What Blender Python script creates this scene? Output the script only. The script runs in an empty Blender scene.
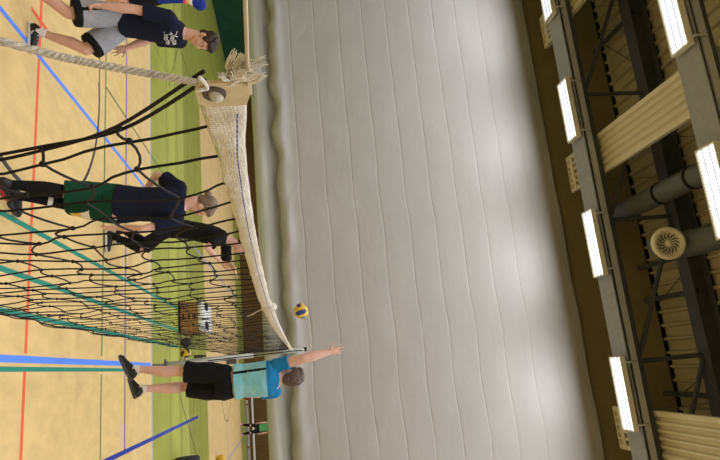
import bpy, bmesh, math, random
from mathutils import Vector, Matrix, noise
from mathutils.bvhtree import BVHTree
V = Vector
random.seed(7)
scene = bpy.context.scene
C = scene.collection

# ------------------------------------------------------------------ camera
CAMPOS = V((0, 0, 2.34))                       # eye of someone on the referee stand
YAW, PITCH, ROLL = 0.23659, 0.13370, -0.06238   # then the phone is turned a quarter
cy, sy, cp, sp = math.cos(YAW), math.sin(YAW), math.cos(PITCH), math.sin(PITCH)
fw = V((-sy * cp, cy * cp, sp)); r0 = V((cy, sy, 0)); u0 = r0.cross(fw)
r2 = r0 * math.cos(ROLL) + u0 * math.sin(ROLL)
u2 = -r0 * math.sin(ROLL) + u0 * math.cos(ROLL)
cam = bpy.data.cameras.new('camera')
cam.sensor_fit = 'HORIZONTAL'; cam.sensor_width = 36; cam.lens = 36 * 561.4 / 720
cam.clip_start = 0.05; cam.clip_end = 200
co = bpy.data.objects.new('camera', cam); C.objects.link(co)
m = Matrix((u2, -r2, -fw)).transposed().to_4x4(); m.translation = CAMPOS
co.matrix_world = m
scene.camera = co
# ------------------------------------------------------------------ world, exposure
w = bpy.data.worlds.new('world'); scene.world = w; w.use_nodes = True
w.node_tree.nodes['Background'].inputs[0].default_value = (0.5, 0.5, 0.5, 1)
w.node_tree.nodes['Background'].inputs[1].default_value = 0.05
scene.view_settings.view_transform = 'Standard'
scene.view_settings.look = 'None'
scene.view_settings.gamma = 1.0
scene.view_settings.use_curve_mapping = False
scene.view_settings.exposure = 0.0
LAMP_POWER = 50.0
LAMP_COLOR = (0.97, 0.965, 1.05)
scene.cycles.max_bounces = 7
scene.cycles.diffuse_bounces = 5
scene.cycles.use_denoising = True
scene.cycles.sample_clamp_indirect = 6.0

# ------------------------------------------------------------------ materials
def mat(name, col, rough=0.6, spec=0.3, metal=0.0, nscale=0, namt=0.0, bump=0.0, bscale=40, col2=None, stretch=None, emit=0):
    ma = bpy.data.materials.new(name); ma.use_nodes = True
    nt = ma.node_tree; b = nt.nodes['Principled BSDF']
    b.inputs['Base Color'].default_value = (*col, 1); b.inputs['Roughness'].default_value = rough
    b.inputs['Specular IOR Level'].default_value = spec; b.inputs['Metallic'].default_value = metal
    tc = nt.nodes.new('ShaderNodeTexCoord'); out = tc.outputs['Object']
    if stretch:
        mp = nt.nodes.new('ShaderNodeMapping'); mp.inputs['Scale'].default_value = stretch
        nt.links.new(out, mp.inputs[0]); out = mp.outputs[0]
    if nscale:
        n = nt.nodes.new('ShaderNodeTexNoise'); n.inputs['Scale'].default_value = nscale; n.inputs['Detail'].default_value = 5
        nt.links.new(out, n.inputs['Vector'])
        r = nt.nodes.new('ShaderNodeValToRGB')
        c2 = col2 or tuple(max(0, c * (1 - namt)) for c in col)
        c1 = col if col2 else tuple(min(1, c * (1 + namt)) for c in col)
        r.color_ramp.elements[0].color = (*c2, 1); r.color_ramp.elements[1].color = (*c1, 1)
        r.color_ramp.elements[0].position = .3; r.color_ramp.elements[1].position = .7
        nt.links.new(n.outputs['Fac'], r.inputs[0]); nt.links.new(r.outputs[0], b.inputs['Base Color'])
    if bump:
        n2 = nt.nodes.new('ShaderNodeTexNoise'); n2.inputs['Scale'].default_value = bscale; n2.inputs['Detail'].default_value = 4
        nt.links.new(out, n2.inputs['Vector'])
        bp = nt.nodes.new('ShaderNodeBump'); bp.inputs['Strength'].default_value = bump; bp.inputs['Distance'].default_value = .02
        nt.links.new(n2.outputs['Fac'], bp.inputs['Height']); nt.links.new(bp.outputs[0], b.inputs['Normal'])
    if emit:
        b.inputs['Emission Color'].default_value = (*col, 1); b.inputs['Emission Strength'].default_value = emit
    return ma

M = {}
M['floor_yellow'] = mat('floor_yellow', (.69, .505, .21), .42, .3, nscale=7, namt=.10, stretch=(1, .5, 1))
M['floor_far'] = mat('floor_far', (.71, .52, .225), .42, .3, nscale=3.5, namt=.06, stretch=(1, .35, 1))
M['floor_green'] = mat('floor_green', (.335, .36, .062), .34, .35, nscale=3, namt=.08, stretch=(1, .35, 1))
M['floor_green_pale'] = mat('floor_green_pale', (.43, .46, .10), .34, .35, nscale=3, namt=.06, stretch=(1, .35, 1))
M['red'] = mat('line_red', (.80, .13, .055), .45); M['blue'] = mat('line_blue', (.10, .26, .88), .45)
M['dblue'] = mat('line_navy', (.02, .045, .30), .45); M['teal'] = mat('line_teal', (.02, .24, .17), .45)
M['green'] = mat('line_green', (.10, .20, .07), .45); M['violet'] = mat('line_violet', (.13, .10, .28), .45)
M['greyblue'] = mat('line_greyblue', (.38, .42, .48), .45); M['lav'] = mat('line_lavender', (.32, .34, .52), .45)
M['dark'] = mat('line_black', (.05, .045, .04), .45); M['seam'] = mat('floor_seam', (.16, .19, .06), .5)
M['curtain'] = mat('curtain_vinyl', (.36, .349, .322), .5, .3, nscale=1.2, namt=.03, bump=.2, bscale=5, stretch=(1, 1, 2.2))
M['curtain_low'] = mat('curtain_band', (.385, .38, .315), .5, .3, bump=.2, bscale=4)
M['tan'] = mat('tan_wall', (.255, .205, .098), .8, .2, nscale=2, namt=.05)
M['brownwall'] = mat('wood_wall', (.115, .062, .014), .5, .3, nscale=6, namt=.25, stretch=(6, 6, .5))
M['greenwall'] = mat('green_wall', (.012, .055, .026), .7, .2, nscale=2, namt=.2)
M['plainwall'] = mat('plain_wall', (.5, .42, .3), .8)
M['deck'] = mat('roof_deck', (.46, .385, .26), .55, .3, nscale=3, namt=.08)
M['steel'] = mat('grey_steel', (.29, .295, .305), .5, .4, nscale=8, namt=.08)
M['rail'] = mat('pale_steel', (.42, .42, .41), .5, .4); M['steel_dark'] = mat('dark_steel', (.065, .066, .07), .55, .35, nscale=8, namt=.1)
M['black'] = mat('black_gap', (.012, .012, .013), .9, .1)
M['panel'] = mat('cream_panel', (.66, .585, .42), .5, .3)
M['duct'] = mat('duct_grey', (.10, .10, .098), .5, .4, nscale=10, namt=.1)
M['cream'] = mat('cream_plastic', (.72, .66, .48), .5)
M['lamp_body'] = mat('lamp_housing', (.74, .68, .55), .5)
M['lamp_glow'] = mat('lamp_glow', (.93, .96, 1.0), .5, emit=2.0)
M['lamp_grid'] = mat('lamp_grid', (.62, .65, .75), .35)
M['net'] = mat('net_cord', (.013, .011, .010), .7, .2)
M['tape'] = mat('net_tape', (.80, .75, .63), .85, .1, nscale=30, namt=.06, bump=.3, bscale=160)
nt = M['tape'].node_tree; ck = nt.nodes.new('ShaderNodeTexChecker'); ck.inputs['Scale'].default_value = 300
mpn = nt.nodes.new('ShaderNodeMapping'); mpn.inputs['Rotation'].default_value = (math.radians(45), 0, 0); tcn = nt.nodes.new('ShaderNodeTexCoord')
nt.links.new(tcn.outputs['Object'], mpn.inputs[0]); nt.links.new(mpn.outputs[0], ck.inputs['Vector'])
ck.inputs['Color1'].default_value = (1, 1, 1, 1); ck.inputs['Color2'].default_value = (.62, .60, .54, 1)
mx = nt.nodes.new('ShaderNodeMix'); mx.data_type = 'RGBA'; mx.blend_type = 'MULTIPLY'; mx.inputs['Factor'].default_value = .75
lk = nt.nodes['Principled BSDF'].inputs['Base Color'].links[0].from_socket
nt.links.new(lk, mx.inputs['A']); nt.links.new(ck.outputs['Color'], mx.inputs['B']); nt.links.new(mx.outputs['Result'], nt.nodes['Principled BSDF'].inputs['Base Color'])
M['canvas'] = mat('tape_canvas', (.62, .50, .30), .85, .1, nscale=30, namt=.12)
M['fringe'] = mat('frayed_fibre', (.74, .69, .58), .9, .1, nscale=50, namt=.15)
M['rope'] = mat('rope_fibre', (.56, .50, .39), .85, .1, nscale=90, namt=.2, bump=.4, bscale=200)
M['cable'] = mat('cable', (.50, .42, .29), .6, .3)
M['eyelet'] = mat('eyelet_dark', (.10, .075, .05), .7); M['whitecord'] = mat('white_cord', (.75, .73, .68), .8)
M['stitch'] = mat('blue_stitch', (.05, .07, .28), .8)
M['pole'] = mat('pole_steel', (.34, .34, .28), .4, .5, metal=.3)
M['skin'] = mat('skin', (.62, .37, .27), .55, .35, nscale=14, namt=.06)
M['skin_pale'] = mat('skin_pale', (.66, .40, .31), .55, .35, nscale=14, namt=.06)
M['lip'] = mat('lip', (.48, .19, .16), .5)
M['eye'] = mat('eye_white', (.8, .8, .78), .3); M['iris'] = mat('iris', (.03, .02, .015), .3)
M['hair_brown'] = mat('hair_brown', (.035, .024, .017), .6, .3, nscale=60, namt=.5, stretch=(1, 1, .4))
M['hair_ash'] = mat('hair_ash', (.17, .125, .085), .6, .3, nscale=60, namt=.4, stretch=(1, 1, .4))
M['hair_grey'] = mat('hair_greybrown', (.105, .075, .062), .6, .3, nscale=60, namt=.4, stretch=(1, 1, .4))
M['navy'] = mat('navy_cloth', (.008, .011, .026), .85, .15, bump=.3, bscale=18)
M['blackcloth'] = mat('black_cloth', (.008, .008, .009), .85, .15, bump=.3, bscale=18)
M['greycloth'] = mat('grey_cloth', (.30, .31, .335), .8, .15, nscale=10, namt=.06, bump=.3, bscale=14)
M['greencloth'] = mat('green_cloth', (.006, .055, .028), .8, .15, bump=.3, bscale=14)
M['cyancloth'] = mat('cyan_cloth', (.17, .50, .57), .8, .15, nscale=6, col2=(.27, .50, .47), bump=1.0, bscale=5, stretch=(1.6, 1, .8))
M['tealcloth'] = mat('teal_cloth', (.015, .20, .44), .8, .15, bump=.7, bscale=7)
M['bluecloth'] = mat('blue_cloth', (.012, .03, .24), .75, .2, bump=.3, bscale=14)
M['pinkcloth'] = mat('pink_cloth', (.75, .09, .20), .75); M['yellowcloth'] = mat('yellow_cloth', (.80, .50, .08), .75)
M['kelly'] = mat('kelly_cloth', (.08, .34, .11), .8)
M['white'] = mat('white_matter', (.78, .77, .74), .6); M['offwhite'] = mat('offwhite_sock', (.68, .62, .52), .8)
M['shoe_black'] = mat('shoe_black', (.012, .012, .013), .5, .4); M['shoe_grey'] = mat('shoe_grey', (.07, .07, .075), .6)
M['shoe_pink'] = mat('shoe_pink', (.80, .25, .27), .5); M['shoe_red'] = mat('shoe_red', (.45, .03, .05), .5)
M['ball_yellow'] = mat('ball_yellow', (.72, .48, .04), .5, .4); M['ball_blue'] = mat('ball_blue', (.03, .045, .20), .5, .4)
M['ball_black'] = mat('ball_black', (.035, .035, .04), .5, .4); M['ball_red'] = mat('ball_red', (.45, .02, .04), .5, .4)
M['wood_box'] = mat('box_wood', (.30, .145, .04), .5, .3, nscale=5, namt=.2, stretch=(.6, 1, 8))
M['bag'] = mat('bag_cloth', (.03, .027, .035), .8, bump=.3, bscale=20)

# ------------------------------------------------------------------ helpers
def link(name, me, ma=None, parent=None, smooth=False):
    o = bpy.data.objects.new(name, me); C.objects.link(o)
    if ma: me.materials.append(ma)
    if parent:
        o.parent = parent
        o.location = -V(parent.location) if parent.parent is None else (0, 0, 0)
        # meshes are written in world metres; a child of a thing's Empty is shifted back by the Empty's place
    if smooth:
        for p in me.polygons: p.use_smooth = True
    return o
def obj(name, bm, ma=None, parent=None, smooth=False):
    bmesh.ops.recalc_face_normals(bm, faces=bm.faces[:])
    me = bpy.data.meshes.new(name); bm.to_mesh(me); bm.free()
    return link(name, me, ma, parent, smooth)
def tag(o, label=None, cat=None, group=None, kind=None):
    if label: o['label'] = label
    if cat: o['category'] = cat
    if group: o['group'] = group
    if kind: o['kind'] = kind
    return o
def thing(name, loc, label, cat, group=None):
    o = bpy.data.objects.new(name, None); C.objects.link(o); o.location = loc
    o.empty_display_size = .1
    return tag(o, label, cat, group)
def box(bm, x0, x1, y0, y1, z0, z1):
    vs = [bm.verts.new((x, y, z)) for x in (x0, x1) for y in (y0, y1) for z in (z0, z1)]
    for f in ((0, 1, 3, 2), (4, 6, 7, 5), (0, 4, 5, 1), (2, 3, 7, 6), (0, 2, 6, 4), (1, 5, 7, 3)):
        bm.faces.new([vs[i] for i in f])
def obox(name, b, ma, parent=None, bevel=0):
    bm = bmesh.new(); box(bm, *b)
    if bevel: bmesh.ops.bevel(bm, geom=bm.edges[:], offset=bevel, segments=2, affect='EDGES')
    return obj(name, bm, ma, parent)
def frame(a):
    a = V(a).normalized(); t = V((0, 0, 1)) if abs(a.z) < .9 else V((1, 0, 0))
    s = a.cross(t).normalized(); return s, s.cross(a).normalized(), a
def tube(bm, pts, r, n=6, cap=True):
    pts = [V(p) for p in pts]; rings = []; s = None
    for i, p in enumerate(pts):
        a = (pts[min(i + 1, len(pts) - 1)] - pts[max(i - 1, 0)])
        if a.length < 1e-9: a = V((0, 0, 1))
        a.normalize()
        if s is None: s = frame(a)[0]
        s = (s - a * s.dot(a))
        if s.length < 1e-6: s = frame(a)[0]
        s.normalize(); t = a.cross(s)
        rr = r[i] if isinstance(r, (list, tuple)) else r
        rings.append([bm.verts.new(p + (s * math.cos(2 * math.pi * k / n) + t * math.sin(2 * math.pi * k / n)) * rr) for k in range(n)])
    for A, B in zip(rings, rings[1:]):
        for k in range(n): bm.faces.new((A[k], A[(k + 1) % n], B[(k + 1) % n], B[k]))
    if cap and n > 2:
        bm.faces.new(rings[0]); bm.faces.new(rings[-1])
def loft(bm, rings, cap=True):
    R = [[bm.verts.new(p) for p in ring] for ring in rings]; n = len(R[0])
    for A, B in zip(R, R[1:]):
        for k in range(n): bm.faces.new((A[k], A[(k + 1) % n], B[(k + 1) % n], B[k]))
    if cap: bm.faces.new(R[0]); bm.faces.new(R[-1])
def eloft(bm, secs, n=24, p=2.0):
    """secs: (centre, vector half width, vector half depth)"""
    rings = []
    for c, a, b in secs:
        ring = []
        for k in range(n):
            t = 2 * math.pi * k / n; ct, st = math.cos(t), math.sin(t)
            ring.append(V(c) + V(a) * math.copysign(abs(ct) ** (2 / p), ct) + V(b) * math.copysign(abs(st) ** (2 / p), st))
        rings.append(ring)
    loft(bm, rings)
def capsule(bm, p0, r0, p1, r1, n=14):
    p0, p1 = V(p0), V(p1); s, t, a = frame(p1 - p0); rings = []
    for k in (-80, -50, -20): 
        q = math.radians(k); rings.append((p0 + a * r0 * math.sin(q), r0 * math.cos(q)))
    for k in (0, .33, .66, 1):
        rings.append((p0.lerp(p1, k), r0 + (r1 - r0) * k))
    for k in (20, 50, 80):
        q = math.radians(k); rings.append((p1 + a * r1 * math.sin(q), r1 * math.cos(q)))
    loft(bm, [[c + (s * math.cos(2 * math.pi * j / n) + t * math.sin(2 * math.pi * j / n)) * r for j in range(n)] for c, r in rings])
def ellip(bm, c, ax, n=16, m_=10):
    """ax: three half-axis vectors"""
    c = V(c); rings = []
    for i in range(1, m_):
        q = -math.pi / 2 + math.pi * i / m_
        rings.append([c + ax[2] * math.sin(q) + (ax[0] * math.cos(2 * math.pi * j / n) + ax[1] * math.sin(2 * math.pi * j / n)) * math.cos(q) for j in range(n)])
    loft(bm, rings)
def remesh(name, bm, voxel, ma, parent, smooth=4, disp=None):
    bmesh.ops.recalc_face_normals(bm, faces=bm.faces[:])
    me = bpy.data.meshes.new('tmp'); bm.to_mesh(me); bm.free()
    o = bpy.data.objects.new('tmp', me); C.objects.link(o)
    r = o.modifiers.new('r', 'REMESH'); r.mode = 'VOXEL'; r.voxel_size = voxel; r.use_smooth_shade = True
    if smooth:
        s = o.modifiers.new('s', 'SMOOTH'); s.factor = .5; s.iterations = smooth
    dg = bpy.context.evaluated_depsgraph_get(); dg.update()
    m2 = bpy.data.meshes.new_from_object(o.evaluated_get(dg))
    bpy.data.objects.remove(o); bpy.data.meshes.remove(me)
    m2.name = name
    if disp:
        ns = [v.normal.copy() for v in m2.vertices]
        for v, nn in zip(m2.vertices, ns): v.co += nn * disp(v.co)
    return link(name, m2, ma, parent, True)
def add_mats(o, mats):
    for x in mats: o.data.materials.append(x)
def paint(o, fn):
    """fn(centre) -> material slot"""
    for p in o.data.polygons: p.material_index = fn(p.center)

# ------------------------------------------------------------------ the hall: floor
def slab(name, x0, x1, y0, y1, ma, parent=None, z1=0.0, z0=-.1):
    return obox(name, (x0, x1, y0, y1, z0, z1), ma, parent)
LX, RX, BY, FY = -14.9, 16.0, -5.0, 28.6       # hall bounds
COURTX0, COURTX1 = -8.2, 11.0
floor = slab('floor', COURTX0, COURTX1, -1.5, 10.0, M['floor_yellow']); tag(floor, kind='structure')
def fslab(n, *a):
    o = slab(n, *a); tag(o, kind='structure'); o.parent = floor; return o
fslab('green_floor_border', LX, RX, 10.0, 12.62, M['floor_green'])
fslab('green_floor_border', LX, RX, 12.62, 13.42, M['floor_green_pale'])['label'] = 'paler strip of green floor'  # strip in a paler green than the border around it
fslab('green_floor_border', LX, RX, 13.42, 16.2, M['floor_green'])
fslab('green_floor_border', LX, COURTX0, -1.5, 10.0, M['floor_green'])
fslab('green_floor_border', COURTX1, RX, -1.5, 10.0, M['floor_green'])
fslab('green_floor_border', LX, RX, BY, -1.5, M['floor_green'])
fslab('far_court_floor', COURTX0, COURTX1, 16.2, 25.6, M['floor_far'])
fslab('green_floor_border', LX, COURTX0, 16.2, 25.6, M['floor_green'])
fslab('green_floor_border', COURTX1, RX, 16.2, 25.6, M['floor_green'])
fslab('green_floor_border', LX, RX, 25.6, FY, M['floor_green'])
LV = [0]
def line(x0, y0, x1, y1, wd, ma, lab):
    LV[0] += 1; z = .0012 + .00012 * (LV[0] % 12)
    a = V((x0, y0, 0)); b = V((x1, y1, 0)); d = (b - a).normalized(); s = V((-d.y, d.x, 0)) * wd / 2
    bm = bmesh.new()
    lo = [bm.verts.new(p) for p in (a - s, b - s, b + s, a + s)]
    hi = [bm.verts.new(V(p) + V((0, 0, z))) for p in (a - s, b - s, b + s, a + s)]
    bm.faces.new(lo[::-1]); bm.faces.new(hi)
    for i in range(4): bm.faces.new((lo[i], lo[(i + 1) % 4], hi[(i + 1) % 4], hi[i]))
    o = obj('court_line', bm, ma); o.parent = floor; o['label'] = lab; return o
def arc(cx, cy_, r, a0, a1, wd, ma, lab, n=64):
    LV[0] += 1; z = .0012 + .00012 * (LV[0] % 12); bm = bmesh.new(); R = []
    for i in range(n + 1):
        t = math.radians(a0 + (a1 - a0) * i / n); c, s = math.cos(t), math.sin(t)
        R.append([bm.verts.new((cx + c * q, cy_ + s * q, zz)) for q, zz in ((r - wd / 2, 0), (r - wd / 2, z), (r + wd / 2, z), (r + wd / 2, 0))])
    for A, B in zip(R, R[1:]):
        for k in range(4): bm.faces.new((A[k], A[(k + 1) % 4], B[(k + 1) % 4], B[k]))
    o = obj('court_line', bm, ma); o.parent = floor; o['label'] = lab; return o
line(-8, 5.405, -.37, 5.405, .052, M['red'], 'red court line'); line(-.24, 5.405, 8, 5.405, .052, M['red'], 'red court line')
line(-3.71, 5.62, -3.71, 5.19, .05, M['red'], 'short red cross mark')
line(-3.31, -1, -3.31, 9.97, .055, M['blue'], 'blue court line')
line(-.317, -1, -.317, 9.97, .062, M['blue'], 'blue court line')
line(.857, -1, .857, 14.6, .062, M['dblue'], 'dark blue court line')
for x in (-1.51, -1.045, -.703): line(x, -1, x, 12.28, .05, M['teal'], 'teal court line')
line(-.232, -1, -.232, 8.44, .042, M['teal'], 'teal court line')
line(-8, 7.46, -.40, 7.46, .04, M['green'], 'thin green court line'); line(-.18, 7.46, 8, 7.46, .04, M['green'], 'thin green court line')
line(-4.08, 7.46, -4.08, 12.5, .035, M['green'], 'thin green court line')
line(-8, 8.465, .857, 8.465, .05, M['violet'], 'thin violet court line')
line(-8.2, 10.02, 11, 10.02, .06, M['greyblue'], 'grey blue court line')
arc(-3.67, 5.41, 1.8, -100, 100, .05, M['dark'], 'black centre circle line')
line(-6.8, 7.2, -3.9, 7.2, .03, M['dark'], 'black court line')
line(-3.34, 14.6, -3.40, 25.6, .05, M['lav'], 'lavender court line')
line(2.68, 17.0, 2.63, 25.6, .05, M['lav'], 'lavender court line')
line(.0, 12.0, 1.85, 14.5, .03, M['dark'], 'black court line')
arc(-.05, 20.65, 1.5, -80, 80, .035, M['dark'], 'black arc line')
line(-11.5, 16.0, -11.48, 25.0, .04, M['seam'], 'dark court line'); line(-8.17, 12.95, -8.17, 14.6, .035, M['dark'], 'dark court line')
line(-8.17, 12.95, -6.4, 11.75, .035, M['dark'], 'dark court line'); line(-6.65, 10.05, -6.5, 12.0, .03, M['seam'], 'dark court line')
line(-.32, 10.05, -.325, 10.95, .03, M['dark'], 'black floor rail')
for y in (11.45, 12.35, 14.0, 15.0): line(-13, y, 13, y, .03, M['seam'], 'floor covering seam')
line(COURTX0, 20.6, COURTX1, 20.6, .03, M['lav'], 'thin court line')

# ------------------------------------------------------------------ walls and roof
DECKZ = 10.76
def wall(name, b, ma): return tag(obox(name, b, ma), kind='structure')
wall('wall_left', (LX - .2, LX, BY, FY, -.1, DECKZ + .1), M['greenwall'])
wall('wall_right', (RX, RX + .2, BY, FY, -.1, DECKZ + .1), M['plainwall'])
wall('wall_back', (LX - .2, RX + .2, BY - .2, BY, -.1, DECKZ + .1), M['plainwall'])
wall('wall_far', (LX - .2, RX + .2, FY, FY + .2, -.1, DECKZ + .1), M['brownwall'])
wall('wall_upper', (LX, RX, 12.14, 12.3, 8.6, 10.72), M['tan'])
wall('baseboard_far', (.9, 12.0, FY - .06, FY - .005, 0, .11), M['white'])
bm = bmesh.new(); pitch = .305; n = int((RX - LX + .6) / pitch); prof = []
for i in range(n):
    x = LX - .3 + i * pitch
    prof += [(x, 0), (x + .045, 0), (x + .07, .085), (x + .28, .085)]
prof.append((LX - .3 + n * pitch, 0))
A_ = [bm.verts.new((x, BY - .2, DECKZ + z)) for x, z in prof]; B_ = [bm.verts.new((x, FY + .2, DECKZ + z)) for x, z in prof]
At = [bm.verts.new((x, BY - .2, DECKZ + z + .02)) for x, z in prof]; Bt = [bm.verts.new((x, FY + .2, DECKZ + z + .02)) for x, z in prof]
for i in range(len(prof) - 1):
    bm.faces.new((A_[i], A_[i + 1], B_[i + 1], B_[i])); bm.faces.new((At[i], Bt[i], Bt[i + 1], At[i + 1]))
tag(obj('ceiling', bm, M['deck']), kind='structure')
tag(obox('deck_gap_shade_1', (LX, RX, 12.16, 12.22, 10.72, 10.87), M['black']), kind='structure')  # added black strip standing in for the dark of the deck voids

def profile_x(bm, x0, x1, poly):
    a = [bm.verts.new((x0, y, z)) for y, z in poly]; b = [bm.verts.new((x1, y, z)) for y, z in poly]; k = len(poly)
    for i in range(k): bm.faces.new((a[i], a[(i + 1) % k], b[(i + 1) % k], b[i]))
    bm.faces.new(a); bm.faces.new(b[::-1])
def truss(yc, label, posts):
    t = thing('roof_truss', (0, yc, 8.65), label, 'roof truss')
    bm = bmesh.new(); box(bm, LX, RX, yc - .25, yc + .25, 8.65, 8.672); obj('bottom_plate', bm, M['steel'], t)
    bm = bmesh.new(); box(bm, LX, RX, yc - .17, yc + .17, 8.672, 9.0); obj('chord_web', bm, M['steel_dark'], t)
    bm = bmesh.new()
    for s in (-1, 1):
        y = yc + s * .225; box(bm, LX, RX, y - .02, y + .02, 8.735, 8.85)
        box(bm, LX, RX, min(y, yc + s * .17), max(y, yc + s * .17), 8.79, 8.80)
    obj('side_rail', bm, M['rail'], t)
    bm = bmesh.new(); box(bm, LX, RX, yc - .3, yc + .02, 10.31, 10.335)
    box(bm, LX, RX, yc - .15, yc - .13, 10.335, 10.72); box(bm, LX, RX, yc - .3, yc + .02, 10.70, 10.73); obj('upper_chord', bm, M['steel_dark'], t)
    bm = bmesh.new(); box(bm, LX, RX, yc - .2, yc - .08, 10.73, 10.87); obj('rib_gap_shade', bm, M['black'], t)  # black strip added to imitate dark rib gaps above the chord
    for x in posts:
        bm = bmesh.new(); tube(bm, [(x, yc - .1, 8.98), (x, yc - .1, 10.33)], .045, 8); obj('post', bm, M['steel_dark'], t)
        bm = bmesh.new(); tube(bm, [(x - .06, yc - .1, 8.98), (x - 2.8, yc - .1, 10.33)], .045, 8); obj('diagonal', bm, M['steel_dark'], t)
    return t
POSTS = [-8.05, -5.22, -2.4, .43, 3.25]
far_truss = truss(10.55, 'grey steel roof truss in front of the curtain, carrying a row of four lights', POSTS)
for x in (-7.2, -4.4, -1.58, -.82, 1.24, 3.0):
    bm = bmesh.new(); tube(bm, [(x, 12.13, 10.5), (x, 10.3, 10.5)], .055, 8); obj('strut', bm, M['steel_dark'], far_truss)
for x0, x1 in ((-7.1, -5.6), (-.75, -1.5), (1.25, .6)):
    bm = bmesh.new(); tube(bm, [(x0, 11.6, 10.5), (x1, 10.35, 10.6)], .012, 6); obj('tie_rod', bm, M['steel_dark'], far_truss)
near_truss = truss(7.1, 'grey steel roof truss nearer the viewer, at the far top edge of the hall view', POSTS)

# ------------------------------------------------------------------ ceiling lights
def make_light(x0, yc, label, group, detail=True):
    L = 1.375; t = thing('ceiling_light', (x0 + L / 2, yc, 8.5), label, 'ceiling light', group)
    bm = bmesh.new(); y0, y1 = yc - .2, yc + .2; z0, z1 = 8.5, 8.6; q = .022
    box(bm, x0, x0 + L, y0, y1, z1 - .012, z1); box(bm, x0, x0 + q, y0, y1, z0, z1 - .012); box(bm, x0 + L - q, x0 + L, y0, y1, z0, z1 - .012)
    box(bm, x0 + q, x0 + L - q, y0, y0 + q, z0, z1 - .012); box(bm, x0 + q, x0 + L - q, y1 - q, y1, z0, z1 - .012)
    obj('housing', bm, M['lamp_body'], t)
    obox('diffuser', (x0 + .025, x0 + L - .025, y0 + .025, y1 - .025, 8.535, 8.585), M['lamp_glow'], t)
    if detail:
        bm = bmesh.new()
        for k in range(27):
            x = x0 + .04 + k * (L - .08) / 26; box(bm, x - .002, x + .002, y0 + q, y1 - q, 8.505, 8.53)
        for k in (1, 2): box(bm, x0 + q, x0 + L - q, yc - .2 + k * .1333 - .0012, yc - .2 + k * .1333 + .0012, 8.503, 8.532)
        obj('louvre_grid', bm, M['lamp_grid'], t)
        for x in (x0 + .12, x0 + L - .12):
            bm = bmesh.new(); tube(bm, [(x, yc - .19, 8.58), (x, yc - .24, 8.62), (x, yc - .24, 8.80), (x, yc - .03, 8.83)], .02, 8); obj('bracket', bm, M['rail'], t)
    ld = bpy.data.lights.new('lamp', 'AREA'); ld.shape = 'RECTANGLE'; ld.size = L - .1; ld.size_y = .3
    ld.energy = LAMP_POWER * (1.55 if abs(yc - 10.5) < .1 else 1.0); ld.color = LAMP_COLOR; ld.spread = math.radians(180)
    lo = bpy.data.objects.new('lamp', ld); C.objects.link(lo); lo.parent = t; lo.location = (0, 0, -.002)
    return t
X0 = [.30 + 2.94 * k for k in range(-5, 5)]
vis = {(10.5, -3): 'white louvred light on the far truss, cut by the upper photo edge', (10.5, -2): 'white louvred light on the far truss, second from the upper photo edge',
       (10.5, -1): 'white louvred light on the far truss beside the grey round duct', (10.5, 0): 'white louvred light on the far truss, nearest the lower photo edge',
       (7.06, -2): 'bright louvred light on the near truss, at the upper right photo corner', (7.06, -1): 'bright louvred light on the near truss, halfway down the right photo edge'}
for y in (10.5, 7.06, 3.6, .15, -3.2):
    for k in range(-4, 4):
        lab = vis.get((y, k))
        if lab: make_light(.30 + 2.94 * k, y, lab, 'white louvred hall lights')
        else: make_light(.30 + 2.94 * k, y, 'white louvred hall light above the court, outside the photo', 'hall lights outside the photo', False)
for y in (14.0, 17.4, 20.9, 24.4):
    for k in range(-4, 4):
        make_light(.30 + 2.94 * k, y, 'white louvred hall light beyond the curtain, outside the photo', 'hall lights behind the curtain', False)

# ------------------------------------------------------------------ radiant panels, duct, diffuser
def radiant(x0, x1, label):
    yA, yB, z = -2.0, 11.8, 9.02
    t = thing('radiant_panel', ((x0 + x1) / 2, yB, z), label, 'heating panel', 'cream radiant heating panels under the roof')
    bm = bmesh.new(); W = x1 - x0; nr = 5; prof = [(x0, .09), (x0, 0), (x0 + .06, 0)]
    for k in range(nr):
        a = x0 + .07 + k * (W - .14) / nr; p = (W - .14) / nr
        prof += [(a + .16 * p, 0), (a + .26 * p, .05), (a + .38 * p, .068), (a + .62 * p, .068), (a + .74 * p, .05), (a + .84 * p, 0)]
    prof += [(x1 - .06, 0), (x1, 0), (x1, .09)]
    a = [bm.verts.new((x, yA, z + q)) for x, q in prof]; b = [bm.verts.new((x, yB, z + q)) for x, q in prof]
    for i in range(len(prof) - 1): bm.faces.new((a[i], a[i + 1], b[i + 1], b[i]))
    c = [bm.verts.new(p) for p in ((x0, yA, z + .09), (x1, yA, z + .09), (x1, yB, z + .09), (x0, yB, z + .09))]
    bm.faces.new(c)
    obj('ribbed_panel', bm, M['panel'], t)
    bm = bmesh.new(); box(bm, x0, x1, yB, yB + .02, z - .005, z + .09); obj('end_cap', bm, M['panel'], t)
    for yj in (7.55, 11.62):
        obox('cover_strip', (x0, x1, yj - .06, yj + .06, z - .008, z + .002), M['panel'], t)
    for yj in (11.2, 8.8, 5.5):
        for x in (x0 + .08, x1 - .08):
            bm = bmesh.new(); tube(bm, [(x, yj, z + .05), (x, yj, DECKZ)], .006, 5); obj('hanger', bm, M['steel_dark'], t)
radiant(-8.02, -7.18, 'cream ribbed heating panel hung under the roof, at the upper photo edge')
radiant(-4.27, -3.42, 'cream ribbed heating panel hung between the first and second far lights')
radiant(1.35, 2.2, 'cream ribbed heating panel hung beside the lowest light in the photo')
t = thing('ventilation_duct', (-2.66, 10, 9.55), 'dark grey spiral round duct running under the roof deck', 'duct')
bm = bmesh.new(); pts = []; rr = []
for i in range(240):
    y = 12.1 - i * .05; pts.append((-2.66, y, 9.55)); rr.append(.205 + (.006 if i % 3 == 0 else 0))
tube(bm, pts, rr, 28); obj('spiral_pipe', bm, M['duct'], t, True)
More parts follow.
